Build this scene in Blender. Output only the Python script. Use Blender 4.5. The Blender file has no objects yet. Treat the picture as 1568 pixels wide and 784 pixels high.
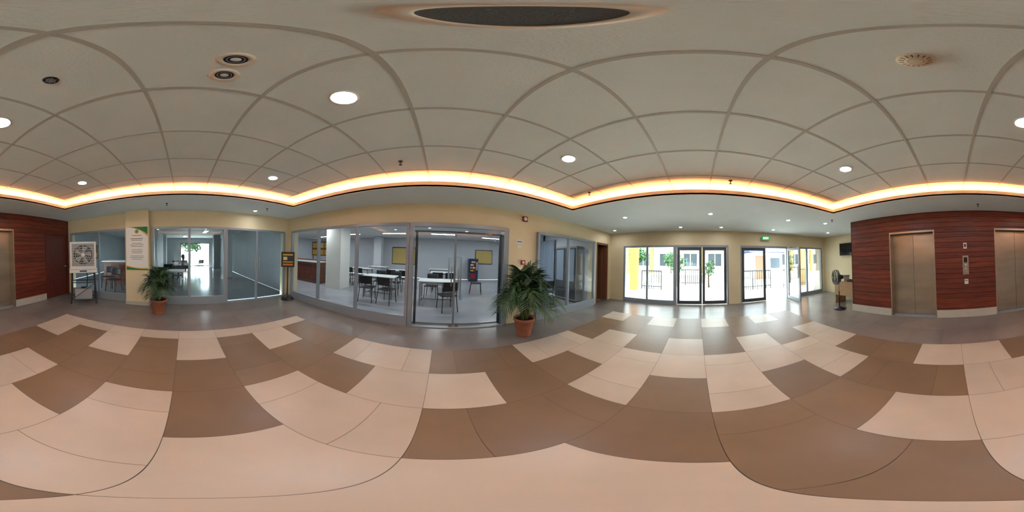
import bpy, bmesh, math, random
from mathutils import Vector, Matrix
random.seed(7)
R=math.radians
# ------------------------------------------------------------------ helpers
def lin(c):
    out=[]
    for v in c:
        v=v/255.0
        out.append(v/12.92 if v<=0.04045 else ((v+0.055)/1.055)**2.4)
    return tuple(out)+(1.0,)
MATS={}
def mat(name,rgb,rough=0.6,metal=0.0,var=0.0,scale=5.0,bump=0.0,stretch=None,spec=0.5,bscale=None):
    if name in MATS: return MATS[name]
    m=bpy.data.materials.new(name); m.use_nodes=True
    nt=m.node_tree; b=nt.nodes['Principled BSDF']
    c=lin(rgb)
    b.inputs['Base Color'].default_value=c
    b.inputs['Roughness'].default_value=rough
    b.inputs['Metallic'].default_value=metal
    b.inputs['Specular IOR Level'].default_value=spec
    if var>0 or bump>0:
        tc=nt.nodes.new('ShaderNodeTexCoord'); mp=nt.nodes.new('ShaderNodeMapping')
        nt.links.new(tc.outputs['Object'],mp.inputs['Vector'])
        if stretch: mp.inputs['Scale'].default_value=stretch
        n=nt.nodes.new('ShaderNodeTexNoise'); n.inputs['Scale'].default_value=scale; n.inputs['Detail'].default_value=5
        nt.links.new(mp.outputs['Vector'],n.inputs['Vector'])
        if var>0:
            cr=nt.nodes.new('ShaderNodeValToRGB')
            lo=tuple(max(0,v*(1-var)) for v in c[:3])+(1,); hi=tuple(min(1,v*(1+var)) for v in c[:3])+(1,)
            cr.color_ramp.elements[0].position=0.3; cr.color_ramp.elements[0].color=lo
            cr.color_ramp.elements[1].position=0.7; cr.color_ramp.elements[1].color=hi
            nt.links.new(n.outputs['Fac'],cr.inputs['Fac']); nt.links.new(cr.outputs['Color'],b.inputs['Base Color'])
        if bump>0:
            n2=nt.nodes.new('ShaderNodeTexNoise'); n2.inputs['Scale'].default_value=bscale or scale*6; n2.inputs['Detail'].default_value=3
            nt.links.new(mp.outputs['Vector'],n2.inputs['Vector'])
            bp=nt.nodes.new('ShaderNodeBump'); bp.inputs['Strength'].default_value=bump; bp.inputs['Distance'].default_value=0.01
            nt.links.new(n2.outputs['Fac'],bp.inputs['Height']); nt.links.new(bp.outputs['Normal'],b.inputs['Normal'])
    MATS[name]=m; return m
def emis(name,rgb,strength):
    if name in MATS: return MATS[name]
    m=bpy.data.materials.new(name); m.use_nodes=True; nt=m.node_tree
    nt.nodes.remove(nt.nodes['Principled BSDF'])
    e=nt.nodes.new('ShaderNodeEmission'); e.inputs['Color'].default_value=lin(rgb); e.inputs['Strength'].default_value=strength
    nt.links.new(e.outputs[0],nt.nodes['Material Output'].inputs[0]); MATS[name]=m; return m
def glassmat(name,tint,refl=0.9):
    m=bpy.data.materials.new(name); m.use_nodes=True; nt=m.node_tree
    nt.nodes.remove(nt.nodes['Principled BSDF'])
    t=nt.nodes.new('ShaderNodeBsdfTransparent'); t.inputs['Color'].default_value=tint+(1,)
    g=nt.nodes.new('ShaderNodeBsdfGlossy'); g.inputs['Roughness'].default_value=0.02
    f=nt.nodes.new('ShaderNodeFresnel'); f.inputs['IOR'].default_value=1.5
    mu=nt.nodes.new('ShaderNodeMath'); mu.operation='MULTIPLY'; mu.inputs[1].default_value=refl
    mx=nt.nodes.new('ShaderNodeMixShader')
    nt.links.new(f.outputs[0],mu.inputs[0]); nt.links.new(mu.outputs[0],mx.inputs[0])
    nt.links.new(t.outputs[0],mx.inputs[1]); nt.links.new(g.outputs[0],mx.inputs[2])
    nt.links.new(mx.outputs[0],nt.nodes['Material Output'].inputs[0]); MATS[name]=m; return m

class B:
    def __init__(s,name): s.name=name; s.bm=bmesh.new(); s.mats=[]
    def mi(s,m):
        if m not in s.mats: s.mats.append(m)
        return s.mats.index(m)
    def face(s,vs,m,smooth=False):
        try: f=s.bm.faces.new(vs)
        except ValueError: return
        f.material_index=s.mi(m); f.smooth=smooth
    def quad(s,pts,m): s.face([s.bm.verts.new(p) for p in pts],m)
    def box(s,x0,x1,y0,y1,z0,z1,m):
        if x0>x1:x0,x1=x1,x0
        if y0>y1:y0,y1=y1,y0
        if z0>z1:z0,z1=z1,z0
        v=[s.bm.verts.new(p) for p in [(x0,y0,z0),(x1,y0,z0),(x1,y1,z0),(x0,y1,z0),(x0,y0,z1),(x1,y0,z1),(x1,y1,z1),(x0,y1,z1)]]
        for f in [(3,2,1,0),(4,5,6,7),(0,1,5,4),(1,2,6,5),(2,3,7,6),(3,0,4,7)]: s.face([v[i] for i in f],m)
    def tube(s,pts,rad,m,seg=8,caps=True,smooth=True):
        pts=[Vector(p) for p in pts]
        if not isinstance(rad,(list,tuple)): rad=[rad]*len(pts)
        rings=[]; up=None
        for i,p in enumerate(pts):
            d=(pts[min(i+1,len(pts)-1)]-pts[max(i-1,0)])
            if d.length<1e-9: d=Vector((0,0,1))
            d.normalize()
            if up is None:
                a=Vector((0,0,1)) if abs(d.z)<0.9 else Vector((1,0,0))
                up=d.cross(a).normalized()
            u=(up-d*up.dot(d)).normalized(); w=d.cross(u); up=u
            rings.append([s.bm.verts.new(p+(u*math.cos(2*math.pi*k/seg)+w*math.sin(2*math.pi*k/seg))*rad[i]) for k in range(seg)])
        for a,b in zip(rings,rings[1:]):
            for k in range(seg): s.face([a[k],a[(k+1)%seg],b[(k+1)%seg],b[k]],m,smooth)
        if caps:
            s.face(rings[0][::-1],m); s.face(rings[-1],m)
    def lathe(s,prof,m,c=(0,0,0),seg=24,axis='z'):
        rings=[]
        for r,z in prof:
            ring=[]
            for k in range(seg):
                a=2*math.pi*k/seg
                p=(r*math.cos(a),r*math.sin(a),z)
                if axis=='y': p=(p[0],p[2],p[1])
                if axis=='x': p=(p[2],p[0],p[1])
                ring.append(s.bm.verts.new((p[0]+c[0],p[1]+c[1],p[2]+c[2])))
            rings.append(ring)
        for a,b in zip(rings,rings[1:]):
            for k in range(seg): s.face([a[k],a[(k+1)%seg],b[(k+1)%seg],b[k]],m,True)
    def ring(s,c,rad,r,m,axis='y',seg=28):
        pts=[]
        for k in range(seg+1):
            a=2*math.pi*k/seg
            if axis=='y': p=(math.cos(a)*rad,0,math.sin(a)*rad)
            elif axis=='x': p=(0,math.cos(a)*rad,math.sin(a)*rad)
            else: p=(math.cos(a)*rad,math.sin(a)*rad,0)
            pts.append((c[0]+p[0],c[1]+p[1],c[2]+p[2]))
        s.tube(pts,r,m,seg=5,caps=False)
    def sphere(s,c,r,m,sc=(1,1,1),u=14,v=8):
        M=Matrix.Translation(c)@Matrix.Diagonal((r*sc[0],r*sc[1],r*sc[2],1))
        res=bmesh.ops.create_uvsphere(s.bm,u_segments=u,v_segments=v,radius=1,matrix=M)
        fs=set(f for vv in res['verts'] for f in vv.link_faces); i=s.mi(m)
        for f in fs: f.material_index=i; f.smooth=True
    def done(s,loc=(0,0,0),rotz=0,bevel=0,parent=None,normals=False):
        if normals: bmesh.ops.recalc_face_normals(s.bm,faces=s.bm.faces)
        me=bpy.data.meshes.new(s.name); s.bm.to_mesh(me); s.bm.free()
        for m in s.mats: me.materials.append(m)
        o=bpy.data.objects.new(s.name,me); bpy.context.scene.collection.objects.link(o)
        o.location=loc; o.rotation_euler=(0,0,rotz)
        if bevel>0:
            md=o.modifiers.new('bevel','BEVEL'); md.width=bevel; md.segments=2; md.limit_method='ANGLE'
        if parent: o.parent=parent
        return o
def text(name,body,size,m,loc,rot,parent=None,ext=0.001,align='CENTER'):
    cu=bpy.data.curves.new(name,'FONT'); cu.body=body; cu.size=size; cu.extrude=ext; cu.align_x=align; cu.align_y='CENTER'
    o=bpy.data.objects.new(name,cu); bpy.context.scene.collection.objects.link(o)
    dg=bpy.context.evaluated_depsgraph_get(); me=bpy.data.meshes.new_from_object(o.evaluated_get(dg))
    bpy.data.objects.remove(o); o=bpy.data.objects.new(name,me); bpy.context.scene.collection.objects.link(o)
    me.materials.clear(); me.materials.append(m); o.location=loc; o.rotation_euler=rot
    if parent: o.parent=parent
    return o

# ------------------------------------------------------------------ materials
M_cream=mat('cream_wall_paint',(224,208,170),0.7,var=0.03,scale=2,bump=0.05,bscale=60)
M_white=mat('white_soffit_paint',(220,228,226),0.8,var=0.02,scale=2)
M_ctile=mat('ceiling_tile_board',(228,233,225),0.9,var=0.03,scale=3,bump=0.25,bscale=90)
M_grid=mat('ceiling_tbar',(190,187,174),0.6)
M_fascia=mat('cove_fascia_paint',(232,220,200),0.6)
M_tl=mat('floor_tile_light',(188,172,152),0.36,var=0.06,scale=2.5,bump=0.02,bscale=30,spec=.45)
M_tl2=mat('floor_tile_light_b',(181,166,147),0.36,var=0.06,scale=2.5,bump=0.02,bscale=30,spec=.45)
M_td=mat('floor_tile_brown',(124,101,77),0.38,var=0.07,scale=2.5,bump=0.02,bscale=30,spec=.42)
M_td2=mat('floor_tile_brown_b',(118,96,74),0.38,var=0.07,scale=2.5,bump=0.02,bscale=30,spec=.42)
M_tg=mat('floor_tile_grey',(128,118,110),0.24,var=0.07,scale=2.5,bump=0.02,bscale=30)
M_tg2=mat('floor_tile_grey_b',(122,113,106),0.24,var=0.07,scale=2.5,bump=0.02,bscale=30)
M_grout=mat('grout',(88,76,64),0.8)
M_alu=mat('aluminium_frame',(146,154,160),0.35,metal=0.2)
M_alud=mat('aluminium_frame_dark',(74,78,82),0.35,metal=0.3)
M_glass=glassmat('clear_glass',(0.92,0.96,0.95))
M_glassw=glassmat('hallway_glass',(0.80,0.87,0.88),1.0)
M_wood=mat('red_wood_plank',(120,54,34),0.38,var=0.35,scale=3,stretch=(1,6,14),bump=0.05)
M_wood2=mat('red_wood_plank_b',(106,46,29),0.38,var=0.35,scale=3,stretch=(1,6,14),bump=0.05)
M_wdark=mat('wood_groove',(42,20,14),0.7)
M_stone=mat('stone_skirting',(190,184,170),0.4,var=0.05,scale=6)
M_steel=mat('brushed_steel',(182,168,148),0.34,metal=0.85,var=0.14,scale=1.2,stretch=(1,1,3))
M_black=mat('black_plastic',(22,22,24),0.45)
M_dgrey=mat('dark_grey_metal',(58,60,62),0.5,metal=0.3)
M_wplas=mat('white_plastic',(225,224,216),0.45)
M_gplas=mat('grey_plastic',(150,152,150),0.5)
M_terra=mat('terracotta',(168,104,76),0.8,var=0.15,scale=9,bump=0.1)
M_soil=mat('soil',(58,42,30),0.95,var=0.3,scale=30,bump=0.4)
M_leaf=mat('palm_leaf',(44,76,34),0.5,var=0.35,scale=6)
M_leaf2=mat('palm_leaf_b',(26,52,26),0.5,var=0.3,scale=6)
M_stem=mat('palm_stem',(96,110,52),0.6)
M_redp=mat('red_plastic',(150,30,24),0.4)
M_green=mat('poster_green',(40,120,60),0.6)
M_gold=mat('poster_gold',(220,170,60),0.6)
M_poster=mat('poster_paper',(236,236,226),0.6)
M_ink=mat('poster_ink',(90,90,90),0.7)
M_rwall=mat('inner_room_wall',(200,204,208),0.7,var=0.03,scale=1)
M_hwall=mat('hallway_wall',(172,178,182),0.7,var=0.04,scale=1)
M_hfloor=mat('hallway_floor',(120,122,126),0.15,var=0.06,scale=1.5)
M_rfloor=mat('inner_room_floor',(164,164,170),0.18,var=0.06,scale=1.5)
M_rceil=mat('inner_room_ceiling',(212,214,214),0.8)
M_blind=mat('yellow_blind',(226,196,120),0.7)
M_tabletop=mat('white_laminate',(228,230,230),0.3)
M_brown=mat('brown_counter',(116,74,50),0.5,var=0.2,scale=6,stretch=(1,1,8))
M_pave=mat('pavement',(200,198,192),0.85,var=0.08,scale=1.2)
M_bld=mat('building_render',(196,192,184),0.85,var=0.05,scale=1)
M_bldy=mat('building_yellow',(176,116,58),0.8)
M_bwin=mat('building_window',(36,50,58),0.4)
M_roofblue=mat('blue_roof',(12,46,96),0.6)
M_foliage=mat('foliage',(44,84,34),0.8,var=0.3,scale=4)
M_foliage2=mat('foliage_dark',(24,52,22),0.8,var=0.3,scale=4)
M_bark=mat('bark',(70,50,34),0.9)
E_lamp=emis('downlight_glow',(238,242,255),135)
E_lamp2=emis('small_downlight_glow',(240,246,255),130)
E_cove=emis('cove_led',(255,156,94),62)
E_tube=emis('fluorescent_glow',(240,248,255),17)
E_tubeh=emis('fluorescent_glow_hall',(240,248,255),7)
E_exit=emis('exit_sign_glow',(20,200,90),.5)
M_vb=mat('vending_blue',(24,40,90),0.4)

H=1.5
ZS=2.58; ZL=2.67; ZC=2.78
XW,XE,YN,YS,YA=-4.4,5.55,3.24,-3.8,-5.5
# ------------------------------------------------------------------ floor
def light_cell(r,x):
    off=-1.27 if r%2==0 else -0.67
    return ((x-off)%2.4)<1.2
fl=B('floor')
fl.quad([(XW-.1,YA-.1,-.004),(XE+.2,YA-.1,-.004),(XE+.2,YN+.2,-.004),(XW-.1,YN+.2,-.004)],M_grout)
g=0.0016
def tile(x0,x1,y0,y1,m):
    x0=max(x0,XW);x1=min(x1,XE+.1);y0=max(y0,YA);y1=min(y1,YN+.1)
    if x1-x0<.01 or y1-y0<.01: return
    fl.quad([(x0+g,y0+g,0),(x1-g,y0+g,0),(x1-g,y1-g,0),(x0+g,y1-g,0)],m)
for r in range(-11,6):
    y0=.5+.6*r; y1=y0+.6
    inpat=(-2.51<y0<2.2 and y1<2.35)
    cuts=set()
    joff=.23 if r%2==0 else -.07
    for k in range(-12,14): cuts.add(round(joff+.6*k,3))
    if inpat:
        off=-1.27 if r%2==0 else -0.67
        for k in range(-3,4): cuts.add(round(off+2.4*k,3)); cuts.add(round(off+1.2+2.4*k,3))
        cuts.add(-2.77); cuts.add(4.13)
    cs=sorted(cuts)
    for a,b in zip(cs,cs[1:]):
        mid=(a+b)/2
        if inpat and -2.77<mid<4.13:
            m=random.choice([M_tl,M_tl2]) if light_cell(r,mid) else random.choice([M_td,M_td2])
        else: m=random.choice([M_tg,M_tg2])
        tile(a,b,y0,y1,m)
fl.done()
# ------------------------------------------------------------------ ceiling
cx0,cx1,cy0,cy1=-3.07,2.45,-2.75,2.38
c=B('ceiling')
e=.36
c.box(cx0-e,cx1+e,cy0-e,cy1+e,ZC,ZC+.06,M_ctile)
c.done()
s=B('ceiling_soffit')
X0,X1,Y0,Y1=XW-.2,XE+.2,YA-.2,YN+.2
for (a,b,cc,d) in [(X0,cx0,Y0,Y1),(cx1,X1,Y0,Y1),(cx0,cx1,Y0,cy0),(cx0,cx1,cy1,Y1)]:
    s.box(a,b,cc,d,ZS,ZS+.03,M_white)
o=e
for (a,b,cc,d) in [(cx0-o-.03,cx0-o,cy0-o,cy1+o),(cx1+o,cx1+o+.03,cy0-o,cy1+o),(cx0-o,cx1+o,cy0-o-.03,cy0-o),(cx0-o,cx1+o,cy1+o,cy1+o+.03)]:
    s.box(a,b,cc,d,ZS+.03,ZC,M_fascia)
s.done()
t=B('trim_cove_lip')
w=.025
for (a,b,cc,d) in [(cx0-w,cx0,cy0-w,cy1+w),(cx1,cx1+w,cy0-w,cy1+w),(cx0,cx1,cy0-w,cy0),(cx0,cx1,cy1,cy1+w)]:
    t.box(a,b,cc,d,ZS-.004,ZL,M_fascia)
t.done()
t=B('cove_led_strip')
q=.09; sw=.03; zz=ZS+.045
for (a,b,cc,d) in [(cx0-q-sw,cx0-q,cy0-q,cy1+q),(cx1+q,cx1+q+sw,cy0-q,cy1+q),(cx0-q,cx1+q,cy0-q-sw,cy0-q),(cx0-q,cx1+q,cy1+q,cy1+q+sw)]:
    t.box(a,b,cc,d,ZS+.03,zz-.001,M_white)
    t.quad([(a,cc,zz),(b,cc,zz),(b,d,zz),(a,d,zz)],E_cove)
t.done()
t=B('ceiling_grid')
k=-.226
xs=[k+.6*i for i in range(-6,6)]; ys=[.4+.6*i for i in range(-6,6)]
for x in xs:
    if cx0-.05<x<cx1+.05: t.box(x-.011,x+.011,cy0-e,cy1+e,ZC-.004,ZC+.001,M_grid)
for y in ys:
    if cy0-.05<y<cy1+.05: t.box(cx0-e,cx1+e,y-.011,y+.011,ZC-.0045,ZC+.001,M_grid)
t.done()
t=B('sun_block_slab'); t.box(-15.5,XE+.3,-8,11.2,2.9,3.05,M_white); t.done()  # unseen slab added above all ceilings to keep sun from leaking in
# ------------------------------------------------------------------ walls
w=B('wall_north')
y0,y1=YN,YN+.2
w.box(XW-.2,XE+.2,y0,y1,2.15,2.9,M_cream)
w.box(XW-.2,-4.14,y0,y1,0,2.15,M_cream)
w.box(1.42,2.13,y0,y1,0,2.15,M_cream)
w.box(4.38,4.58,y0,y1,0,2.15,M_cream)
w.box(5.32,XE+.2,y0,y1,0,2.15,M_cream)
w.done()
w=B('wall_east')
x0,x1=XE,XE+.2
w.box(x0,x1,YA-.2,YN,2.08,2.9,M_cream)
w.box(x0,x1,2.68,YN,0,2.08,M_cream)
w.box(x0,x1,-1.52,-1.09,0,2.08,M_cream)
w.box(x0,x1,-3.56,-3.44,0,2.08,M_cream)
w.box(x0,x1,YA-.2,-5.36,0,2.08,M_cream)
w.done()
w=B('wall_west')
x0,x1=XW-.2,XW
w.box(x0,x1,YS-.4,YN,2.13,2.9,M_cream)
w.box(x0,x1,YS-.4,-3.66,0,2.13,M_cream)
w.box(x0,x1,-1.6,-.88,0,2.13,M_cream)
w.box(x0,x1,3.06,YN,0,2.13,M_cream)
w.done()
w=B('column'); w.box(XW+.001,-4.13,-1.57,-.93,0.1,ZS-.001,M_cream); w.box(XW+.001,-4.115,-1.585,-.915,0,.1,M_stone); w.done()
w=B('wall_alcove'); w.box(2.5,XE,YA-.2,YA,0,2.9,M_cream); w.done()
# south timber wall
w=B('wall_south')
w.box(XW-.2,2.56,-4.3,-4.05,0,2.9,M_wdark)
ol=[(.42,1.55),(-2.2,-1.0)]
ztop=2.14
def planks(xa,xb,za,zb):
    w.box(xa,xb,-4.05,YS-.018,za,zb,M_wdark)
    ph=.122; z=math.floor(za/ph)*ph
    while z<zb:
        a=max(z,za); b=min(z+ph-.008,zb)
        if b-a>.005: w.box(xa,xb,YS-.02,YS,a,b,random.choice([M_wood,M_wood2]))
        z+=ph
planks(XW,2.72,ztop,ZS)
planks(1.55,2.72,.2,ztop); planks(-1.0,.42,.2,ztop); planks(-3.3,-2.2,.2,ztop)
planks(XW,-4.34,0,ztop)
w.box(2.56,2.70,YA,YS-.02,0,2.9,M_wdark)
z=.2
while z<ZS:
    b=min(z+.116,ZS-.001); w.box(2.70,2.72,YA,YS,z,b,M_wood); z+=.122
w.done()
w=B('baseboard_south')
for a,b in [(1.55,2.735),(-1.0,.42),(-3.3,-2.2)]: w.box(a,b,-4.0,YS+.012,0,.2,M_stone)
w.box(2.70,2.735,YA,-4.0,0,.2,M_stone)
w.done()
# elevators
for (a,b) in ol:
    el=B('elevator_door')
    el.box(a,b,-4.05,-4.03,0,ztop,M_dgrey)
    mid=(a+b)/2
    for p0,p1 in [(a+.03,mid-.003),(mid+.003,b-.03)]:
        el.box(p0,p1,-4.03,-4.0,.02,ztop-.05,M_steel)
    el.box(a,a+.03,-4.03,YS+.005,0,ztop,M_steel); el.box(b-.03,b,-4.03,YS+.005,0,ztop,M_steel)
    el.box(a+.03,b-.03,-4.03,YS+.005,ztop-.04,ztop,M_steel)
    el.box(a+.03,b-.03,-4.0,YS,.0,.015,M_alu)
    el.done(bevel=.002)
cp=B('elevator_call_panel')
cp.box(-.36,-.22,YS,YS+.018,1.06,1.50,M_steel)
cp.box(-.33,-.25,YS+.018,YS+.021,1.34,1.46,M_black)
for z in (1.28,1.2): cp.lathe([(0,.026),(.018,.026),(.018,.018)],M_wplas,c=(-.29,YS,z),seg=16,axis='y')
cp.box(-.335,-.245,YS,YS+.012,1.09,1.13,M_wplas)
cp.done(bevel=.002)
cp=B('elevator_indicator'); cp.box(-.33,-.25,YS,YS+.02,1.66,1.80,M_wplas); cp.box(-.315,-.265,YS+.02,YS+.022,1.70,1.77,M_redp); cp.done(bevel=.002)
cp=B('notice_plate'); cp.box(-.34,-.25,YS,YS+.01,.83,.95,M_wplas); cp.box(-.33,-.26,YS+.01,YS+.012,.90,.93,M_gplas); cp.done()
# fire exit door
d=B('door_1')
M_dr=mat('red_wood_door',(98,42,28),0.4,var=0.3,scale=2,stretch=(8,8,1))
d.box(-4.34,-3.3,-4.05,-3.86,0,ztop,M_wdark)
d.box(-4.34,-4.28,-3.9,YS+.01,0,ztop,M_dr); d.box(-3.36,-3.3,-3.9,YS+.01,0,ztop,M_dr); d.box(-4.28,-3.36,-3.9,YS+.01,2.06,ztop,M_dr)
d.box(-4.27,-3.37,-3.86,-3.81,.01,2.05,M_dr)
for i in range(7): d.box(-4.0,-3.65,-3.81,-3.80,.28+i*.04,.305+i*.04,M_wood2)
d.tube([(-4.2,-3.81,1.0),(-4.2,-3.75,1.0),(-4.08,-3.75,1.0)],.012,M_steel)
d.lathe([(0,.012),(.03,.012),(.03,0)],M_steel,c=(-4.2,-3.81,1.0),axis='y',seg=14)
d.done()

# ------------------------------------------------------------------ glazing
def glaze(name,axis,plane,spans,z0,z1,curb=0.0,fw=.06,depth=.08,mf=M_alu,off=.06,rail=.06,mg=None):
    mg=mg or M_glass
    b=B(name)
    p0=plane+off; p1=p0+depth if off>=0 else p0-depth
    def bx(a,c_,za,zb,m,t0=p0,t1=p1):
        if axis=='x': b.box(a,c_,t0,t1,za,zb,m)
        else: b.box(t0,t1,a,c_,za,zb,m)
    if curb>0: bx(spans[0],spans[-1],0,curb,M_alu,plane,p1)
    zb=max(z0,curb)
    bx(spans[0],spans[-1],z1-fw,z1,mf); bx(spans[0],spans[-1],zb,zb+rail,mf)
    for i,sx in enumerate(spans):
        a=sx if i==0 else (sx-fw if i==len(spans)-1 else sx-fw/2)
        bx(a,a+fw,zb+rail,z1-fw,mf)
    mid=(p0+p1)/2
    for a,c_ in zip(spans,spans[1:]):
        if axis=='x': b.quad([(a+.01,mid,zb+.01),(c_-.01,mid,zb+.01),(c_-.01,mid,z1-.01),(a+.01,mid,z1-.01)],mg)
        else: b.quad([(mid,a+.01,zb+.01),(mid,c_-.01,zb+.01),(mid,c_-.01,z1-.01),(mid,a+.01,z1-.01)],mg)
    return b
# north
glaze('window_1','x',YN,[-4.14,-2.97,-1.81,-.63],.0,2.15,curb=.17,off=-.01).done(bevel=.003)
d=glaze('door_2','x',YN,[-.62,1.36],0,2.15,off=-.01,fw=.08,rail=.02)
d.box(1.28,1.42,YN-.02,YN+.12,0,2.15,M_alu)
d.box(-.54,1.28,YN+.03,YN+.08,1.98,2.01,M_alud)
d.box(.27,.31,YN+.03,YN+.07,.02,2.0,M_alu)
for xx in (-.52,1.22): d.box(xx,xx+.05,YN+.03,YN+.07,.02,2.0,M_alud)
d.box(.2,.26,YN-.03,YN+.0,.02,.1,M_steel); d.box(.33,.39,YN-.03,YN+.0,.02,.1,M_steel)
d.tube([(.22,YN-.04,.9),(.22,YN-.04,1.3)],.012,M_steel); d.tube([(.36,YN-.04,.9),(.36,YN-.04,1.3)],.012,M_steel)
d.done(bevel=.003)
glaze('window_2','x',YN,[2.13,3.16,4.38],.0,2.15,curb=.17,off=-.01).done(bevel=.003)
# west
glaze('window_3','y',XW,[-.88,.12,1.11],0,2.13,curb=.17,off=.01,depth=.06,mg=M_glassw).done(bevel=.003)
d=glaze('door_3','y',XW,[1.11,2.05,3.06],0,2.13,off=.01,depth=.06,rail=.05,mg=M_glassw)
d.tube([(XW+.1,1.98,.9),(XW+.1,1.98,1.3)],.012,M_steel); d.tube([(XW+.1,2.12,.9),(XW+.1,2.12,1.3)],.012,M_steel)
d.done(bevel=.003)
glaze('window_4','y',XW,[-3.66,-2.54,-1.6],0,2.13,curb=.17,off=.01,depth=.06,mg=M_glassw).done(bevel=.003)
# east
glaze('window_5','y',XE,[.74,1.75,2.68],0,2.08,curb=.08,off=.0,fw=.07).done(bevel=.003)
def leaf(b,y0,y1,x,mf=M_alud):
    f=.09
    b.box(x,x+.05,y0,y0+f,.02,2.0,mf); b.box(x,x+.05,y1-f,y1,.02,2.0,mf)
    b.box(x,x+.05,y0+f,y1-f,.02,.14,mf); b.box(x,x+.05,y0+f,y1-f,1.9,2.0,mf)
    b.quad([(x+.025,y0+.02,.05),(x+.025,y1-.02,.05),(x+.025,y1-.02,1.98),(x+.025,y0+.02,1.98)],M_glass)
d=B('door_4')
d.box(XE,XE+.1,-1.09,.74,2.0,2.08,M_alu)
for yy in (-1.09,.69): d.box(XE,XE+.1,yy,yy+.05,0,2.0,M_alu)
leaf(d,-.17,.68,XE+.03); leaf(d,-1.03,-.19,XE+.03)
for yy in (-.09,-.27): d.tube([(XE-.03,yy,.9),(XE-.03,yy,1.35)],.014,M_steel)
for yy in (-.09,-.27):
    for z in (.92,1.33): d.tube([(XE-.03,yy,z),(XE+.04,yy,z)],.01,M_steel)
d.done(bevel=.003)
d=B('door_5')
d.box(XE,XE+.1,-3.44,-1.52,2.0,2.08,M_alu)
for yy in (-3.44,-1.57): d.box(XE,XE+.1,yy,yy+.05,0,2.0,M_alu)
leaf(d,-2.5,-1.58,XE+.03)
ya,yb=-3.44,-3.39
d.box(4.66,4.75,ya,yb,.02,2.0,M_alu); d.box(5.41,5.5,ya,yb,.02,2.0,M_alu); d.box(4.75,5.41,ya,yb,.02,.14,M_alu); d.box(4.75,5.41,ya,yb,1.9,2.0,M_alu)
d.quad([(4.7,-3.415,.1),(5.45,-3.415,.1),(5.45,-3.415,1.95),(4.7,-3.415,1.95)],M_glass)
d.tube([(4.72,-3.36,.9),(4.72,-3.36,1.35)],.014,M_steel)
d.done(bevel=.003)
glaze('window_6','y',XE,[-5.36,-4.45,-3.56],0,2.08,curb=.08,off=.0,fw=.07).done(bevel=.003)
d=B('door_6')
M_bfr=mat('brown_door_frame',(120,76,48),0.5)
d.box(4.58,4.63,YN-.01,YN+.2,0,2.1,M_bfr); d.box(5.26,5.32,YN-.01,YN+.2,0,2.1,M_bfr); d.box(4.58,5.32,YN-.01,YN+.2,2.08,2.15,M_bfr)
d.box(5.20,5.25,YN+.2,YN+.85,.01,2.06,M_bfr)
d.done()

# ------------------------------------------------------------------ inner rooms
def shell(nm,x0,x1,y0,y1,sides,floorm=M_rfloor,wm=M_rwall,h=2.62):
    b=B('floor_'+nm); b.box(x0,x1,y0,y1,-.06,-.003,floorm); b.done()
    b=B('ceiling_'+nm); b.box(x0,x1,y0,y1,h,h+.05,M_rceil); b.done()
    for sd in sides:
        b=B('wall_'+nm+'_'+sd)
        if sd=='north': b.box(x0-.1,x1+.1,y1,y1+.15,0,2.9,wm)
        if sd=='south': b.box(x0-.1,x1+.1,y0-.15,y0,0,2.9,wm)
        if sd=='east': b.box(x1,x1+.1,y0,y1,0,2.9,wm)
        if sd=='west': b.box(x0-.1,x0,y0,y1,0,2.9,wm)
        b.done()
shell('canteen',-10,4.44,YN+.2,10.6,['north','east','west'])
shell('hallway',-15,XW-.2,-5.5,YN+.1,['north','south'],floorm=M_hfloor,wm=M_hwall)
M_store=mat('store_wall',(90,84,76),0.8)
shell('store',4.54,5.7,YN+.2,6,['north'],wm=M_store)
b=B('wall_store_east'); b.box(5.7,5.8,YN+.2,6.1,0,2.9,M_store); b.done()
b=B('storage_shelf')
for z in (.05,.5,.95,1.4,1.85): b.box(4.66,5.15,4.5,4.85,z,z+.03,M_brown)
for xx in (4.64,5.15): b.box(xx,xx+.03,4.5,4.85,0,1.95,M_brown)
for z in (.08,.53,.98,1.43):
    x=4.68
    while x<5.08:
        ww=random.uniform(.03,.09); b.box(x,x+ww,4.55,4.8,z,z+random.uniform(.15,.33),random.choice([M_redp,M_wplas,M_gold,M_dgrey,M_blind])); x+=ww+.005
b.done()
def tubefit(x,y,em=E_tube,z=2.619,lx=1.2,ly=.2):
    b=B('fluorescent_light'); b.box(x-lx/2-.02,x+lx/2+.02,y-ly/2-.02,y+ly/2+.02,z-.05,z,M_wplas)
    b.quad([(x-lx/2,y-ly/2,z-.051),(x-lx/2,y+ly/2,z-.051),(x+lx/2,y+ly/2,z-.051),(x+lx/2,y-ly/2,z-.051)],em); b.done()
for x,y in [(-7.5,5),(-5,5),(-2.4,5),(0.1,5),(2.8,5),(-5,8),(-2.4,8),(0.1,8),(2.8,8.6),(-7.5,8.6)]: tubefit(x,y)
for x,y in [(-6.2,1.6),(-6.2,-2.2),(-9.5,1.2),(-9.5,-3.0),(-12.8,0)]: tubefit(x,y,E_tubeh)
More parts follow.
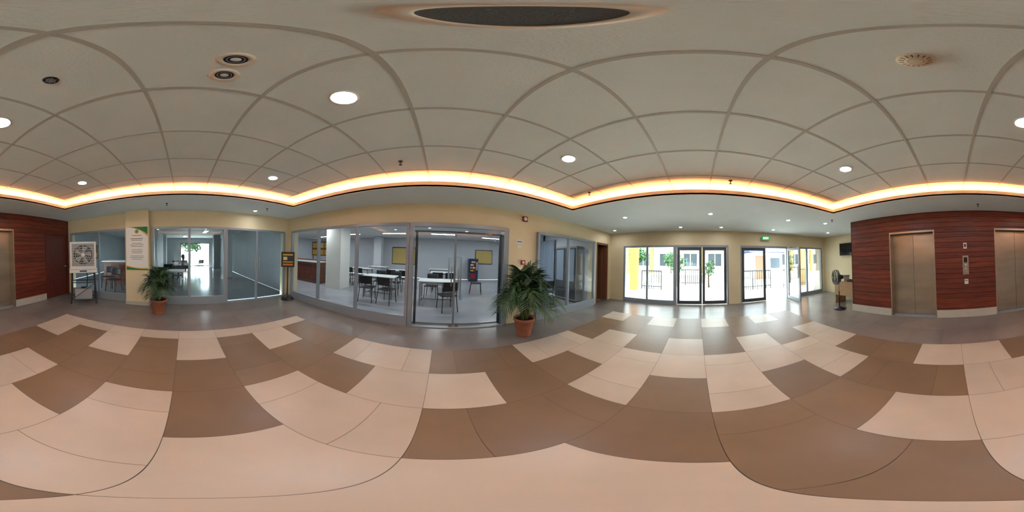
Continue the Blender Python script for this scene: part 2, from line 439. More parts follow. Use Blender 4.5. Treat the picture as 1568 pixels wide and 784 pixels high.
def table(x,y,w_=1.1,dp=.65,rot=0,name='canteen_table'):
    b=B(name)
    b.box(-w_/2,w_/2,-dp/2,dp/2,.72,.75,M_tabletop)
    b.box(-w_/2+.06,w_/2-.06,-dp/2+.05,dp/2-.05,.67,.72,M_gplas)
    for sx in (-1,1):
        for sy in (-1,1):
            X=sx*(w_/2-.07); Y=sy*(dp/2-.07); b.box(X-.022,X+.022,Y-.022,Y+.022,0,.68,M_gplas)
    b.box(-w_/2+.07,w_/2-.07,-.015,.015,.12,.16,M_gplas)
    for sx in (-1,1): b.box(sx*(w_/2-.07)-.015,sx*(w_/2-.07)+.015,-dp/2+.07,dp/2-.07,.12,.16,M_gplas)
    return b.done(loc=(x,y,0),rotz=rot,bevel=.004)
def chair(x,y,rot=0,z=0,name='dining_chair'):
    b=B(name); m=M_black
    for sx in (-1,1):
        b.tube([(sx*.21,-.22,0),(sx*.19,-.19,.43)],.013,M_dgrey,seg=8)
        b.tube([(sx*.22,.25,0),(sx*.19,.19,.43),(sx*.19,.24,.82)],.013,M_dgrey,seg=8)
    n=6
    def sheet(f,th):
        g_=[[b.bm.verts.new(f(i/n,j/n)) for j in range(n+1)] for i in range(n+1)]
        g2=[[b.bm.verts.new(Vector(f(i/n,j/n))+Vector(th)) for j in range(n+1)] for i in range(n+1)]
        for i in range(n):
            for j in range(n):
                b.face([g_[i][j],g_[i+1][j],g_[i+1][j+1],g_[i][j+1]],m,True)
                b.face([g2[i][j],g2[i][j+1],g2[i+1][j+1],g2[i+1][j]],m,True)
        for i in range(n):
            b.face([g_[i][0],g2[i][0],g2[i+1][0],g_[i+1][0]],m); b.face([g_[i][n],g_[i+1][n],g2[i+1][n],g2[i][n]],m)
            b.face([g_[0][i],g_[0][i+1],g2[0][i+1],g2[0][i]],m); b.face([g_[n][i],g2[n][i],g2[n][i+1],g_[n][i+1]],m)
    sheet(lambda u,v:(-.22+.44*u,-.22+.42*v,.45-.02*math.sin(math.pi*u)*math.sin(math.pi*v)),(0,0,-.02))
    sheet(lambda u,v:(-.21+.42*u,.20+.05*v+.03*math.sin(math.pi*u),.58+.25*v),(0,.018,0))
    return b.done(loc=(x,y,z),rotz=rot,normals=True)
for i,(x,y) in enumerate([(-2.0,5.25),(-.1,5.0),(-1.9,7.6),(.1,7.5),(-3.9,7.4),(-5.9,7.2),(2.9,4.9),(-.1,9.4),(-3.6,9.0)]):
    table(x,y)
for x,y,r in [(-1.55,4.62,R(170)),(-2.2,4.62,R(188)),(.2,4.4,R(200)),(-2.3,5.92,R(5)),(-1.7,5.92,0),(-.3,5.72,R(-8)),(-2.1,6.95,R(180)),(-1.5,6.95,R(175)),
              (-.1,6.85,R(180)),(.4,6.85,R(185)),(1.45,6.5,R(80)),(2.6,4.28,R(190)),(3.2,4.28,R(170)),(2.9,5.55,0),(-4.1,6.75,R(180)),(-3.6,6.75,R(180))]:
    chair(x,y,r)
b=B('glass_partition_screen')
for xx in (.26,.68): b.box(xx,xx+.06,5.6,5.66,0,1.5,M_alu); b.box(xx-.03,xx+.09,5.5,5.76,0,.02,M_alu)
b.quad([(.3,5.63,.3),(.70,5.63,.3),(.70,5.63,1.48),(.3,5.63,1.48)],M_glass); b.box(.3,.70,5.61,5.65,1.46,1.5,M_alu)
b.done()
b=B('column'); b.box(-4.5,-3.75,5.3,6.0,0,2.61,M_wplas); b.done()
b=B('column'); b.box(-4.2,-3.7,9.6,10.1,0,2.61,M_rwall); b.done()
b=B('food_counter')
b.box(-7.6,-5.1,5.5,6.1,0,1.0,M_brown); b.box(-7.7,-5.05,5.42,6.15,1.0,1.05,M_tabletop); b.box(-7.6,-5.1,5.95,6.1,1.05,1.12,M_brown)
for i in range(5): b.box(-7.55+i*.5,-7.1+i*.5,5.485,5.5,.12,.88,M_wood2)
b.done()
b=B('menu_board'); b.box(-8.2,-5.4,8.1,8.16,1.25,2.2,M_brown)
for i in range(5):
    for zq in (1.32,1.78): b.box(-8.1+i*.54,-7.64+i*.54,8.08,8.1,zq,zq+.34,random.choice([M_blind,M_gold,M_redp]))
for xx in (-8.1,-5.5): b.box(xx-.03,xx+.03,8.1,8.16,0,1.25,M_brown)
b.done()
def blindwin(x0,x1,z0,z1):
    b=B('window_blind'); y=10.6
    b.box(x0-.05,x1+.05,y-.04,y-.001,z0-.05,z1+.05,M_alud)
    z=z0
    while z<z1-.03: b.box(x0,x1,y-.07,y-.05,z,z+.035,M_blind); z+=.045
    b.done()
blindwin(-3.2,-1.7,.9,1.95); blindwin(2.3,3.4,1.1,1.95)
b=B('drinks_vending_machine')
b.box(1.75,2.3,9.8,10.4,.05,1.4,M_vb); b.box(1.8,2.14,9.77,9.8,.6,1.32,M_bwin); b.box(1.8,2.14,9.76,9.79,.2,.5,M_redp); b.box(2.17,2.27,9.77,9.8,.7,1.2,M_gplas)
for i in range(4):
    for j in range(5): b.lathe([(0,0),(.025,0),(.025,.11),(0,.11)],random.choice([M_redp,M_wplas,M_gold]),c=(1.84+j*.065,9.74,.62+i*.17),seg=8)
b.box(1.77,2.28,9.82,10.38,0,.05,M_black); b.done()
M_cur=mat('blue_grey_curtain',(140,156,174),0.8)
b=B('curtain'); n=30
vs=[]
for i in range(n+1):
    yy=5.2+i*1.5/n; xx=4.33+.03*math.sin(i*1.6); vs.append((b.bm.verts.new((xx,yy,.1)),b.bm.verts.new((xx,yy,2.3))))
for a_,b_ in zip(vs,vs[1:]): b.face([a_[0],b_[0],b_[1],a_[1]],M_cur,True)
b.tube([(4.33,5.1,2.32),(4.33,6.8,2.32)],.015,M_alu); b.done()
# tall cabinet with glazed doors beside the east wall of the canteen
b=B('display_cabinet'); b.box(4.12,4.42,3.75,4.85,.06,2.0,M_gplas)
b.box(4.10,4.12,3.79,4.28,.12,1.94,M_alud); b.box(4.10,4.12,4.32,4.81,.12,1.94,M_alud)
b.box(4.095,4.10,3.84,4.23,.75,1.88,M_cur); b.box(4.095,4.10,4.37,4.76,.75,1.88,M_cur)
b.tube([(4.08,4.25,1.0),(4.08,4.25,1.2)],.01,M_steel); b.tube([(4.08,4.35,1.0),(4.08,4.35,1.2)],.01,M_steel)
b.box(4.14,4.40,3.77,4.83,0,.06,M_black); b.done(bevel=.004)
b=B('wall_canteen_partition'); b.box(3.3,4.43,7.2,7.3,0,2.61,mat('partition_blue_grey',(168,180,192),0.6)); b.done()
# hallway contents
b=B('wall_hallway_west')
x0,x1=-15.1,-15
b.box(x0,x1,-5.6,-.4,0,2.9,M_hwall); b.box(x0,x1,2.3,YN+.2,0,2.9,M_hwall); b.box(x0,x1,-.4,2.3,2.15,2.9,M_hwall); b.done()
glaze('window_7','y',-15,[-.4,.5,1.4,2.3],0,2.15,off=-.05,depth=.05,fw=.06,mf=M_alud).done()
M_hcol=mat('hall_column_grey',(120,128,132),.6)
for x,y,mm in [(-8.6,-1.7,M_hcol),(-8.9,2.35,M_hwall),(-12,2.35,M_hcol),(-12,-1.6,M_hwall)]:
    b=B('column'); b.box(x-.25,x+.25,y-.25,y+.25,0,2.61,mm); b.box(x-.26,x+.26,y-.26,y+.26,0,.1,M_stone); b.done()
b=B('wall_hallway_partition'); b.box(-11.2,-8.87,-1.65,-1.5,0,2.61,M_hwall); b.done()
b=B('reception_counter'); b.box(-7.3,-6.6,-3.6,-2.0,0,1.0,M_brown); b.box(-7.35,-6.5,-3.65,-1.95,1.0,1.04,M_tabletop)
for i in range(4): b.box(-6.6,-6.585,-3.55+i*.39,-3.2+i*.39,.12,.88,M_wood2)
b.done()
b=B('bulletin_board'); b.box(-9.2,-7.2,-5.499,-5.46,1.0,1.9,M_brown)
for i in range(8): b.box(-9.1+i*.23,-8.93+i*.23,-5.46,-5.45,1.1+.35*(i%2),1.38+.35*(i%2),random.choice([M_poster,M_blind,M_gold]))
b.done()
for x,y,r in [(-8.0,-.1,R(-70)),(-8.0,-.8,R(-90)),(-5.9,-3.0,R(90)),(-5.6,-1.9,R(60)),(-10.6,-.6,R(-90)),(-5.4,-2.55,R(80)),(-6.6,-.9,R(-80)),(-6.8,-.3,R(100)),(-11.3,1.0,R(-60)),(-6.0,-1.3,R(90))]: chair(x,y,r,name='lobby_chair')
table(-9.6,-.3,rot=R(90),name='folding_table'); table(-6.15,-.45,.9,.5,R(90),name='folding_table')

# ------------------------------------------------------------------ seated person
def person(name,loc,rotz,shirt,pants,hairc):
    J={'pel':(0,.06,.50),'waist':(0,.08,.66),'chest':(0,.07,.86),'neck':(0,.05,1.0),'head0':(0,.03,1.07),'head1':(0,.02,1.16),
       'shL':(.17,.07,.95),'elL':(.23,-.02,.68),'wrL':(.13,-.24,.60),'haL':(.09,-.31,.575),
       'hipL':(.09,.04,.49),'knL':(.11,-.38,.49),'anL':(.11,-.40,.09),'toeL':(.12,-.56,.035)}
    rad={'pel':.14,'waist':.125,'chest':.14,'neck':.05,'head0':.055,'head1':.06,'shL':.06,'elL':.042,'wrL':.028,'haL':.03,'hipL':.09,'knL':.06,'anL':.038,'toeL':.032}
    for k_ in list(J):
        if k_.endswith('L') : J[k_[:-1]+'R']=(-J[k_][0],)+tuple(J[k_][1:]); rad[k_[:-1]+'R']=rad[k_]
    edges=[('pel','waist'),('waist','chest'),('chest','neck'),('neck','head0'),('head0','head1')]
    for S in 'LR': edges+=[('chest','sh'+S),('sh'+S,'el'+S),('el'+S,'wr'+S),('wr'+S,'ha'+S),('pel','hip'+S),('hip'+S,'kn'+S),('kn'+S,'an'+S),('an'+S,'toe'+S)]
    names=list(J); me=bpy.data.meshes.new('tmp'); me.from_pydata([J[n_] for n_ in names],[(names.index(a),names.index(b)) for a,b in edges],[])
    o=bpy.data.objects.new('tmp',me); bpy.context.scene.collection.objects.link(o)
    md=o.modifiers.new('s','SKIN'); ms=o.modifiers.new('ss','SUBSURF'); ms.levels=2
    for i,n_ in enumerate(names): me.skin_vertices[0].data[i].radius=(rad[n_],rad[n_])
    me.skin_vertices[0].data[0].use_root=True
    dg=bpy.context.evaluated_depsgraph_get(); m2=bpy.data.meshes.new_from_object(o.evaluated_get(dg)); bpy.data.objects.remove(o)
    m2.name=name; m2.materials.clear()
    sk=mat('skin',(176,124,94),0.55)
    for m_ in (sk,shirt,pants,M_black): m2.materials.append(m_)
    for p in m2.polygons:
        c_=p.center; p.use_smooth=True
        if c_.z>.995: i=0
        elif c_.z>.55 and c_.y>-.08 : i=1
        elif c_.z>.56 and c_.y<=-.08: i=0
        elif c_.z<.075: i=3
        else: i=2
        p.material_index=i
    root=bpy.data.objects.new(name,None); bpy.context.scene.collection.objects.link(root); root.location=loc; root.rotation_euler=(0,0,rotz)
    body=bpy.data.objects.new('body',m2); bpy.context.scene.collection.objects.link(body); body.parent=root
    b=B('head')
    b.sphere((0,.0,1.17),.085,sk,sc=(.88,1.05,1.3),u=20,v=14)
    b.sphere((0,-.09,1.155),.016,sk,sc=(.8,1,1.3)); b.sphere((0,-.078,1.12),.02,mat('lips',(150,80,72),.5),sc=(1.1,.5,.3))
    for sx in (-1,1):
        b.sphere((sx*.03,-.078,1.18),.011,M_wplas); b.sphere((sx*.03,-.087,1.18),.006,M_black)
        b.sphere((sx*.077,.01,1.165),.02,sk,sc=(.4,.8,1.2))
    b.sphere((0,.02,1.20),.092,hairc,sc=(.95,1.05,1.1),u=18,v=12); b.sphere((0,.06,1.12),.08,hairc,sc=(.95,.7,1.3))
    b.done(parent=root)
    b=B('hands')
    for sx in (-1,1):
        for i in range(4):
            bx=sx*(.062+.018*i); L=[.06,.07,.066,.052][i]
            b.tube([(bx,-.32,.575),(bx-sx*.006,-.32-L*.6,.572),(bx-sx*.008,-.32-L,.555)],[.009,.008,.006],sk,seg=7)
        b.tube([(sx*.062,-.29,.58),(sx*.04,-.32,.575),(sx*.036,-.345,.565)],[.01,.009,.007],sk,seg=7)
    b.done(parent=root)
person('seated_person',(-8.0,-.1,.0),R(-70),mat('navy_shirt',(40,48,80),.8),mat('dark_trousers',(30,32,38),.8),mat('black_hair',(20,17,16),.6))

# ------------------------------------------------------------------ palms
def palm(name,loc,rad,height,potr,poth,n,lim):
    b=B(name)
    pr=potr
    b.lathe([(0,0),(pr*.62,0),(pr*.66,.02),(pr*.92,poth*.86),(pr,poth*.87),(pr,poth),(pr*.9,poth),(pr*.87,poth*.9)],M_terra,seg=32)
    b.lathe([(0,poth*.92),(pr*.88,poth*.9)],M_soil,seg=20)
    for i in range(n):
        az=2*math.pi*(i*0.618)+random.uniform(-.2,.2)
        t_=(i+.5)/n
        spread=rad*(.25+.8*t_)*random.uniform(.8,1.15); top=(height-poth)*(1.0-.5*t_**1.6)*random.uniform(.82,1.08)
        P0=Vector((random.uniform(-.06,.06),random.uniform(-.06,.06),poth*.9))
        d=Vector((math.cos(az),math.sin(az),0))
        droop=top*(.05+.55*t_)
        pts=[]
        N=11
        for k_ in range(N+1):
            u=k_/N
            pts.append(P0+d*spread*(u**1.35)+Vector((0,0,top*math.sin(min(1,u*1.05)*math.pi/2)-droop*u**3)))
        b.tube(pts,[.011*(1-.8*k_/N) for k_ in range(N+1)],M_stem,seg=5)
        side=Vector((-d.y,d.x,0)); m=random.choice([M_leaf,M_leaf,M_leaf2])
        NL=22
        for k_ in range(NL):
            u=.28+.72*k_/(NL-1); f=u*N; i0=min(int(f),N-1); p=pts[i0].lerp(pts[i0+1],f-i0); tan=(pts[i0+1]-pts[i0]).normalized()
            L=(.30*math.sin(math.pi*min(1,(u-.15)/.95))+.08)*rad/.55*random.uniform(.85,1.1)
            for sgn in (-1,1):
                dr=(side*sgn*.8+tan*.7+Vector((0,0,.15))).normalized()
                wd=.009*rad/.5
                a=p; m1=p+dr*L*.5+Vector((0,0,-.02*L)); e_=p+dr*L+Vector((0,0,-.32*L))
                wv=(tan-dr*tan.dot(dr)).normalized()*wd
                v=[b.bm.verts.new(q) for q in (a-wv*.4,a+wv*.4,m1+wv,m1-wv,e_)]
                b.face([v[0],v[1],v[2],v[3]],m); b.face([v[3],v[2],v[4]],m)
    for v in b.bm.verts:
        if lim[0]=='y': v.co.y=min(v.co.y,lim[1]-loc[1]-random.uniform(0,.02))
        else: v.co.x=max(v.co.x,lim[1]-loc[0]+random.uniform(0,.02))
    b.done(loc=loc)
palm('potted_palm',(-3.66,-.6,0),.42,1.2,.20,.36,30,('x',-4.08))
palm('potted_palm',(1.50,2.60,0),.60,1.46,.20,.38,34,('y',3.17))

# ------------------------------------------------------------------ evaporative cooler
b=B('evaporative_air_cooler')
b.box(-.36,.36,-.2,.22,1.02,1.76,M_wplas)
b.box(-.38,.38,-.22,.24,.90,1.02,M_wplas)
b.box(-.31,.31,-.212,-.2,1.09,1.71,M_gplas)
b.lathe([(0,-.214),(.285,-.214),(.285,-.205)],M_dgrey,c=(0,0,1.40),axis='y',seg=36)
for r_ in (.06,.11,.16,.21,.26,.285): b.ring((0,-.235,1.40),r_,.005,M_wplas)
for k_ in range(12):
    a=2*math.pi*k_/12; b.tube([(0.04*math.cos(a),-.24,1.4+.04*math.sin(a)),(.285*math.cos(a),-.23,1.4+.285*math.sin(a))],.004,M_wplas,seg=5)
for i in range(9): b.box(-.31,.31,-.228,-.22,1.115+i*.07,1.121+i*.07,M_wplas)
b.lathe([(0,-.245),(.05,-.245),(.05,-.22)],M_wplas,c=(0,0,1.4),axis='y',seg=18)
for k_ in range(5):
    a=2*math.pi*k_/5
    b.quad([(.05*math.cos(a),-.217,1.4+.05*math.sin(a)),(.24*math.cos(a-.2),-.225,1.4+.24*math.sin(a-.2)),(.24*math.cos(a+.35),-.218,1.4+.24*math.sin(a+.35)),(.06*math.cos(a+.6),-.217,1.4+.06*math.sin(a+.6))],M_gplas)
b.box(-.36,.36,-.225,-.22,.985,.995,mat('orange_strip',(200,110,40),.5)); b.box(-.1,.1,-.23,-.22,.93,.965,M_vb)
for sx in (-1,1):
    for sy in (-.2,.2):
        b.tube([(sx*.32,sy,.90),(sx*.35,sy,.07)],.018,M_dgrey)
        b.lathe([(0,-.02),(.035,-.02),(.035,.02),(0,.02)],M_black,c=(sx*.35,sy,.035),axis='x',seg=14)
for z in (.12,.62):
    for sy in (-.2,.2): b.tube([(-.34,sy,z),(.34,sy,z)],.014,M_dgrey)
    for sx in (-1,1): b.tube([(sx*.34,-.2,z),(sx*.34,.2,z)],.014,M_dgrey)
b.box(-.24,.24,-.17,.17,.13,.42,M_gplas); b.lathe([(0,.46),(.07,.46),(.08,.42)],M_black,c=(0,0,0),seg=16)
b.tube([(.1,.1,.42),(.12,.12,.7),(.1,.1,.91)],.014,M_black)
b.tube([(-.34,-.2,.12),(.34,-.2,.62)],.008,M_dgrey)
b.done(loc=(-3.82,-2.76,0),rotz=R(126),bevel=.004)

# ------------------------------------------------------------------ poster on column
b=B('wall_poster'); X=-4.129
b.box(X,X+.006,-1.545,-.955,.98,2.12,M_poster)
X2=X+.0075
def pq(y0,y1,z0,z1,m,x=X2): b.quad([(x,y0,z0),(x,y1,z0),(x,y1,z1),(x,y0,z1)],m)
def blob(cy,cz,r_,m,x): b.face([b.bm.verts.new((x,cy+r_*math.cos(2*math.pi*k_/24),cz+r_*math.sin(2*math.pi*k_/24))) for k_ in range(24)],m)
blob(-1.25,2.0,.055,M_green,X2); blob(-1.25,2.0,.042,M_gold,X2+.001); blob(-1.25,2.0,.022,M_green,X2+.002)
def swoosh(top,mm,a0,a1,x):
    n=14; up=[];dn=[]
    for k_ in range(n+1):
        u=k_/n; y=-1.545+.59*u
        if top: z0=2.12; z1=2.12-(a0*u**2.2)
        else: z0=.98; z1=.98+(a0*(1-u)**2.0+a1*u)
        up.append(b.bm.verts.new((x,y,z0))); dn.append(b.bm.verts.new((x,y,z1)))
    for k_ in range(n): b.face([up[k_],up[k_+1],dn[k_+1],dn[k_]],mm)
swoosh(True,M_gold,.26,0,X2); swoosh(True,M_green,.20,0,X2+.001)
swoosh(False,M_gold,.12,.06,X2); swoosh(False,M_green,.09,.035,X2+.001)
pq(-1.38,-1.12,1.88,1.905,M_gold); pq(-1.42,-1.08,1.80,1.815,M_ink); pq(-1.40,-1.10,1.76,1.772,M_ink)
z=1.68
for i in range(12):
    hw=random.uniform(.12,.2)
    if i%4!=3: pq(-1.25-hw,-1.25+hw,z,z+.010,M_ink)
    z-=.042
b.done()
# sign stand
b=B('sign_stand')
b.box(-.2,.2,-.025,.015,1.02,1.48,M_black); b.box(-.175,.175,-.028,-.025,1.05,1.45,mat('sign_dark_print',(40,34,30),.5))
b.box(-.15,.15,-.030,-.028,1.37,1.41,M_gold); b.box(-.15,.15,-.030,-.028,1.16,1.19,M_gold); b.box(-.14,-.02,-.030,-.028,1.23,1.33,M_blind); b.box(-.15,.15,-.030,-.028,1.07,1.12,mat('sign_orange',(200,110,40),.5))
b.tube([(0,.03,.06),(0,.03,1.3)],.018,M_black)
b.lathe([(0,.0),(.2,0),(.2,.015),(.06,.04),(.03,.08),(0,.08)],M_black,c=(0,.03,0),seg=24)
for k_ in range(3):
    a=2*math.pi*k_/3+.5; b.tube([(0,.03,.18),(.2*math.cos(a),.03+.2*math.sin(a),.02)],.01,M_black)
b.done(loc=(-3.98,2.92,0),rotz=R(50),bevel=.003)
# pedestal fan
b=B('pedestal_fan')
b.lathe([(0,0),(.19,0),(.2,.02),(.06,.05),(.03,.08),(0,.08)],M_black,seg=28)
b.tube([(0,0,.05),(0,0,.55)],.018,M_black); b.tube([(0,0,.5),(0,0,.86)],.012,M_gplas)
b.lathe([(0,-.03),(.07,-.03),(.08,.05),(.05,.14),(0,.15)],M_black,c=(0,0,.98),axis='y',seg=18)
b.box(-.03,.03,.0,.06,.84,.93,M_black)
for yy,rr in ((-.03,.21),(-.09,.22),(-.15,.2)): b.ring((0,yy,.98),rr,.007,M_black)
for rr in (.05,.10,.15): b.ring((0,-.16,.98),rr,.004,M_black)
for k_ in range(36):
    a=2*math.pi*k_/36; ca,sa=math.cos(a),math.sin(a)
    b.tube([(.04*ca,-.165,.98+.04*sa),(.2*ca,-.15,.98+.2*sa),(.22*ca,-.09,.98+.22*sa),(.21*ca,-.03,.98+.21*sa),(.08*ca,0,.98+.08*sa)],.003,M_black,seg=4)
for k_ in range(3):
    a=2*math.pi*k_/3
    pts=[(.03*math.cos(a),-.07,.98+.03*math.sin(a)),(.17*math.cos(a-.3),-.09,.98+.17*math.sin(a-.3)),(.19*math.cos(a+.2),-.07,.98+.19*math.sin(a+.2)),(.17*math.cos(a+.6),-.05,.98+.17*math.sin(a+.6)),(.03*math.cos(a+.9),-.05,.98+.03*math.sin(a+.9))]
    b.quad(pts,mat('fan_blade',(40,44,50),.4))
b.done(loc=(3.16,-3.72,0),rotz=R(150))
# reception desk in alcove
b=B('guard_desk')
M_dsk=mat('desk_beech',(186,146,104),.5,var=.15,scale=5,stretch=(1,8,8))
b.box(2.80,3.75,-4.75,-4.15,.73,.76,M_dsk)
b.box(2.82,2.85,-4.73,-4.17,0,.73,M_dsk); b.box(3.70,3.73,-4.73,-4.17,0,.73,M_dsk); b.box(2.85,3.70,-4.20,-4.17,.3,.73,M_dsk)
b.box(2.86,3.2,-4.7,-4.21,.35,.72,M_dgrey)
b.done(bevel=.003)
b=B('desk_telephone'); b.box(3.1,3.3,-4.5,-4.3,.76,.80,M_black); b.tube([(3.12,-4.33,.83),(3.28,-4.33,.83)],.022,M_black); b.box(3.2,3.29,-4.47,-4.37,.80,.81,M_gplas); b.done(bevel=.004)
b=B('storage_box'); b.box(3.42,3.66,-4.6,-4.3,.76,.94,M_wplas); b.box(3.41,3.67,-4.61,-4.29,.92,.96,M_gplas); b.done(bevel=.004)
b=B('wall_television'); b.box(3.6,4.5,YA+.06,YA+.10,1.68,2.2,M_black); b.box(3.63,4.47,YA+.10,YA+.102,1.71,2.17,mat('tv_screen',(14,16,20),.12)); b.box(3.95,4.15,YA,YA+.06,1.85,2.05,M_dgrey); b.done(bevel=.004)
# fittings on north pier
b=B('fire_alarm_bell'); b.box(1.74,1.86,YN-.04,YN,2.36,2.48,M_redp); b.lathe([(0,-.06),(.03,-.058),(.045,-.04)],M_wplas,c=(1.80,YN,2.42),axis='y',seg=18); b.done(bevel=.004)
b=B('door_sign_plate'); b.box(1.60,1.76,YN-.012,YN,1.83,1.93,M_wplas); b.box(1.62,1.74,YN-.014,YN-.012,1.87,1.89,M_ink); b.box(1.62,1.74,YN-.012,YN,1.74,1.80,M_wplas); b.done(bevel=.002)
b=B('fire_alarm_call_point'); b.box(1.73,1.83,YN-.04,YN,1.37,1.47,M_redp); b.box(1.755,1.805,YN-.043,YN-.04,1.395,1.445,M_wplas); b.done(bevel=.004)
b=B('light_switch'); b.box(1.69,1.79,YN-.012,YN,1.22,1.32,M_wplas); b.box(1.72,1.76,YN-.018,YN-.012,1.25,1.29,M_wplas); b.done(bevel=.002)
# exit sign
b=B('exit_sign'); b.box(XE-.12,XE-.09,-2.62,-2.30,2.28,2.42,M_gplas); b.box(XE-.124,XE-.12,-2.61,-2.31,2.29,2.41,E_exit)
b.tube([(XE-.105,-2.55,2.42),(XE-.105,-2.55,ZS)],.005,M_gplas); b.tube([(XE-.105,-2.37,2.42),(XE-.105,-2.37,ZS)],.005,M_gplas)
ex=b.done()
text('lettering','EXIT',.11,emis('exit_text',(255,255,255),1.5),(XE-.126,-2.46,2.35),(R(90),0,R(-90)),parent=ex)

# ------------------------------------------------------------------ ceiling fixtures
def downlight(x,y,z,r_,em):
    b=B('recessed_downlight')
    b.lathe([(r_*1.18,0),(r_*1.18,-.006),(r_*.98,-.008),(r_*.95,.0)],M_wplas,seg=32)
    b.face([b.bm.verts.new((r_*.97*math.cos(-2*math.pi*k_/32),r_*.97*math.sin(-2*math.pi*k_/32),-.003)) for k_ in range(32)],em)
    b.done(loc=(x,y,z))
for x,y in [(-.545,.735),(1.235,1.285),(-2.30,1.35),(-2.34,-1.67),(-.565,-1.10),(1.23,-1.65)]: downlight(x,y,ZC,.072,E_lamp)
for x,y in [(3.53,1.68),(3.54,-.3),(3.56,-2.26),(4.95,2.75),(4.95,.5),(4.95,-.75),(4.9,-2.5),(3.3,-3.35),(-3.95,1.8),(4.4,-4.6)]: downlight(x,y,ZS-.001,.045,E_lamp2)
b=B('ceiling_speaker')
M_spk=mat('speaker_mesh',(96,96,94),.7,bump=.6,scale=40,bscale=260)
b.lathe([(.10,0),(.10,-.006),(.082,-.012),(.078,-.004)],M_fascia,seg=48)
b.face([b.bm.verts.new((.079*math.cos(-2*math.pi*k_/48),.079*math.sin(-2*math.pi*k_/48),-.005)) for k_ in range(48)],M_spk)
b.done(loc=(.014,.112,ZC))
for x,y in [(-.52,.153),(-.675,.155)]:
    b=B('recessed_spotlight')
    b.lathe([(.064,0),(.064,-.006),(.046,-.010),(.042,-.004),(.036,-.002)],M_fascia,seg=32)
    b.face([b.bm.verts.new((.043*math.cos(-2*math.pi*k_/32),.043*math.sin(-2*math.pi*k_/32),-.003)) for k_ in range(32)],M_black)
    b.lathe([(0,-.010),(.012,-.009),(.018,-.003)],M_wplas,seg=18); b.lathe([(.026,-.003),(.028,-.008),(.031,-.003)],M_alu,seg=24)
    b.done(loc=(x,y,ZC))
b=B('ceiling_air_vent'); b.lathe([(.037,0),(.035,-.008),(.03,-.010),(.028,-.004),(0,-.004)],M_dgrey,seg=24); b.ring((0,0,-.009),.018,.003,M_gplas,axis='z',seg=18); b.ring((0,0,-.009),.008,.003,M_gplas,axis='z',seg=12)
for k_ in range(6):
    a=math.pi*k_/3; b.tube([(0,0,-.009),(.03*math.cos(a),.03*math.sin(a),-.009)],.002,M_gplas,seg=4)
b.done(loc=(-.52,-.51,ZC))
M_sd=mat('detector_plastic',(214,202,176),.5)
b=B('smoke_detector'); b.lathe([(.06,0),(.06,-.012),(.052,-.02),(.04,-.022),(.036,-.038),(.02,-.044),(0,-.045)],M_sd,seg=32)
for k_ in range(16):
    a=2*math.pi*k_/16; b.tube([(.037*math.cos(a),.037*math.sin(a),-.038),(.051*math.cos(a),.051*math.sin(a),-.021)],.002,M_ink,seg=4)
b.ring((0,0,-.041),.024,.002,M_ink,axis='z',seg=20)
b.done(loc=(.065,-.477,ZC))
def sprink(x,y,z):
    b=B('fire_sprinkler'); b.lathe([(.03,0),(.028,-.006),(.01,-.01),(.008,-.03),(.0,-.03)],M_dgrey,seg=16)
    b.tube([(.01,0,-.025),(.012,0,-.045),(0,0,-.055),(-.012,0,-.045),(-.01,0,-.025)],.003,M_dgrey,seg=5); b.lathe([(0,-.056),(.02,-.056),(.02,-.059),(0,-.059)],M_dgrey,seg=12)
    b.done(loc=(x,y,z-.001))
for x,y,z in [(-.53,1.92,ZC),(2.3,-.49,ZC),(2.25,1.78,ZC),(-.55,-3.3,ZS),(-3.64,-.4,ZS),(-3.57,1.95,ZS),(2.9,-3.2,ZS)]: sprink(x,y,z)

# ------------------------------------------------------------------ outdoors
b=B('ground_outside'); b.box(XE+.1,60,-40,40,-.12,-.02,M_pave); b.box(-60,-15.1,-40,40,-.12,-.02,M_pave); b.done()
b=B('building_opposite')
b.box(20,26,-26,24,0,7,M_bld)
for i in range(16):
    y=-24+i*3
    for z in (1.0,4.2): b.box(19.93,20,y,y+1.6,z,z+1.5,M_bwin); b.box(19.9,19.94,y+.76,y+.84,z,z+1.5,M_wplas)
    b.box(18.4,18.8,y+2.1,y+2.5,0,3.1,M_bldy)
b.box(18.2,20,-26,24,3.1,3.45,M_bld); b.done()
b=B('covered_walkway')
for y in (3.1,6.8,-6.3): b.box(8.0,8.35,y,y+.38,-.02,3.2,M_bldy)
b.box(7.6,8.8,-8,9,3.2,3.4,M_bld); b.done()
b=B('blue_roof_kiosk'); b.box(13,15.5,-7.5,-4.6,0,2.3,M_bld); b.box(12.93,13,-7.2,-6.3,.9,1.8,M_bwin); b.box(12.93,13,-5.8,-4.9,0,2.0,M_brown)
b.quad([(12.5,-7.9,2.3),(16,-7.9,2.3),(14.2,-7.9,3.3)],M_roofblue); b.quad([(12.5,-4.2,2.3),(16,-4.2,2.3),(14.2,-4.2,3.3)],M_roofblue)
b.quad([(12.5,-7.9,2.3),(12.5,-4.2,2.3),(14.2,-4.2,3.3),(14.2,-7.9,3.3)],M_roofblue); b.quad([(16,-7.9,2.3),(16,-4.2,2.3),(14.2,-4.2,3.3),(14.2,-7.9,3.3)],M_roofblue); b.done()
def railing(x,y0,y1):
    b=B('metal_railing'); b.tube([(x,y0,1.0),(x,y1,1.0)],.032,M_black); b.tube([(x,y0,.15),(x,y1,.15)],.024,M_black)
    n=max(2,int(abs(y1-y0)/.13))
    for i in range(n+1):
        y=y0+(y1-y0)*i/n; b.tube([(x,y,-.02),(x,y,1.0)],.018 if i%8 else .03,M_black,seg=6)
    b.done()
railing(8.6,1.9,3.0); railing(8.3,-4.0,-1.9); railing(7.9,-6.2,-4.6); railing(10.5,-.3,1.0)
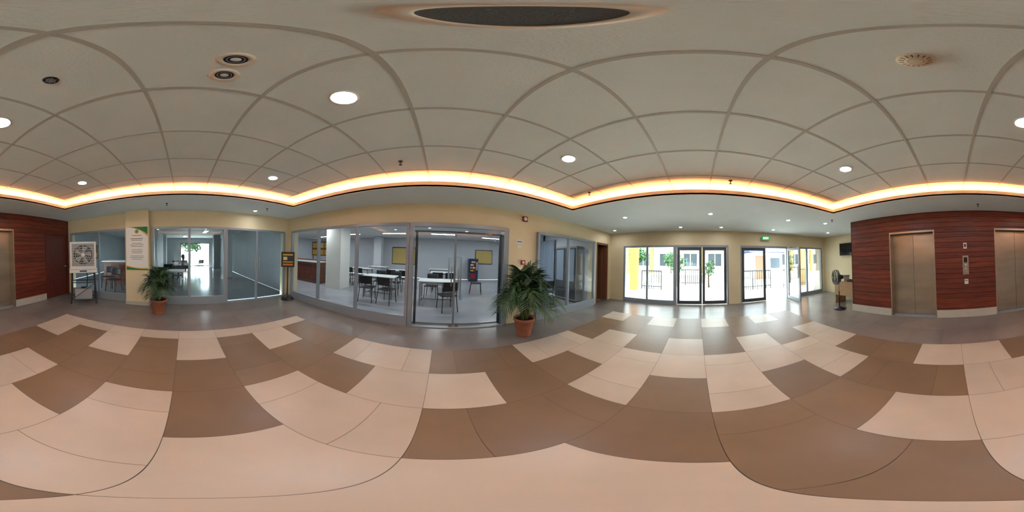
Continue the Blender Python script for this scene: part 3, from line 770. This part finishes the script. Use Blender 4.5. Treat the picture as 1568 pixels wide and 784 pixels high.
b=B('planter_wall'); b.box(11.5,12.1,-2.6,3.4,-.02,.55,M_stone); b.box(11.4,12.2,-2.7,3.5,.55,.62,M_bld); b.done()
def tree(name,x,y,h,r_,n=260):
    b=B(name); b.tube([(0,0,-.02),(.03,.02,h*.35),(-.02,0,h*.7)],[.06,.045,.02],M_bark)
    for k_ in range(6):
        a=k_*1.05; b.tube([(0,0,h*.4+.04*k_),(r_*.5*math.cos(a),r_*.5*math.sin(a),h*.62+.05*k_)],[.02,.008],M_bark,seg=5)
    for i in range(n):
        v=Vector((random.gauss(0,1),random.gauss(0,1),random.gauss(0,1))).normalized()*random.uniform(.35,1)
        c_=Vector((v.x*r_,v.y*r_,h*.72+v.z*h*.3)); s_=random.uniform(.05,.11)*r_/.6
        u=Vector((random.uniform(-1,1),random.uniform(-1,1),random.uniform(-1,1))).normalized(); w_=u.orthogonal().normalized()
        b.quad([c_-u*s_*1.6,c_+w_*s_*.6,c_+u*s_*1.6,c_-w_*s_*.6],random.choice([M_foliage,M_foliage2]))
    b.done(loc=(x,y,0))
tree('small_tree',9.8,1.15,2.0,.5,260); tree('small_tree',9.6,-.7,1.6,.4,240); tree('small_tree',16,6.0,3.0,1.1,400); tree('small_tree',13.5,-3.3,2.2,.7,300); tree('small_tree',15,2.4,2.4,.8,300); tree('small_tree',10.5,-7.6,2.2,.7,300)
tree('small_tree',-18,.6,3.0,1.3,300)

# ------------------------------------------------------------------ world, sun, camera
W=bpy.data.worlds.new('World'); bpy.context.scene.world=W; W.use_nodes=True
nt=W.node_tree; bg=nt.nodes['Background']; bg.inputs['Color'].default_value=(.80,.94,1.0,1); bg.inputs['Strength'].default_value=8.0
sl=bpy.data.lights.new('sun','SUN'); sl.energy=5.0; sl.angle=.02; sl.color=(1,.98,.94)
so=bpy.data.objects.new('sun',sl); bpy.context.scene.collection.objects.link(so); so.rotation_euler=(R(18),R(-14),0)

cd=bpy.data.cameras.new('Camera'); cam=bpy.data.objects.new('Camera',cd); bpy.context.scene.collection.objects.link(cam)
cd.type='PANO'
try: cd.panorama_type='EQUIRECTANGULAR'
except Exception: pass
try: cd.cycles.panorama_type='EQUIRECTANGULAR'
except Exception: pass
cd.clip_start=.02; cd.clip_end=200
M=Matrix.Translation((0,0,H))@Matrix.Rotation(R(-2.1),4,'Y')@Matrix.Rotation(R(-25.0),4,'Z')@Matrix.Rotation(R(90),4,'X')
cam.matrix_world=M
sc=bpy.context.scene; sc.camera=cam
sc.view_settings.view_transform='Standard'; sc.view_settings.look='None'; sc.view_settings.exposure=1.0
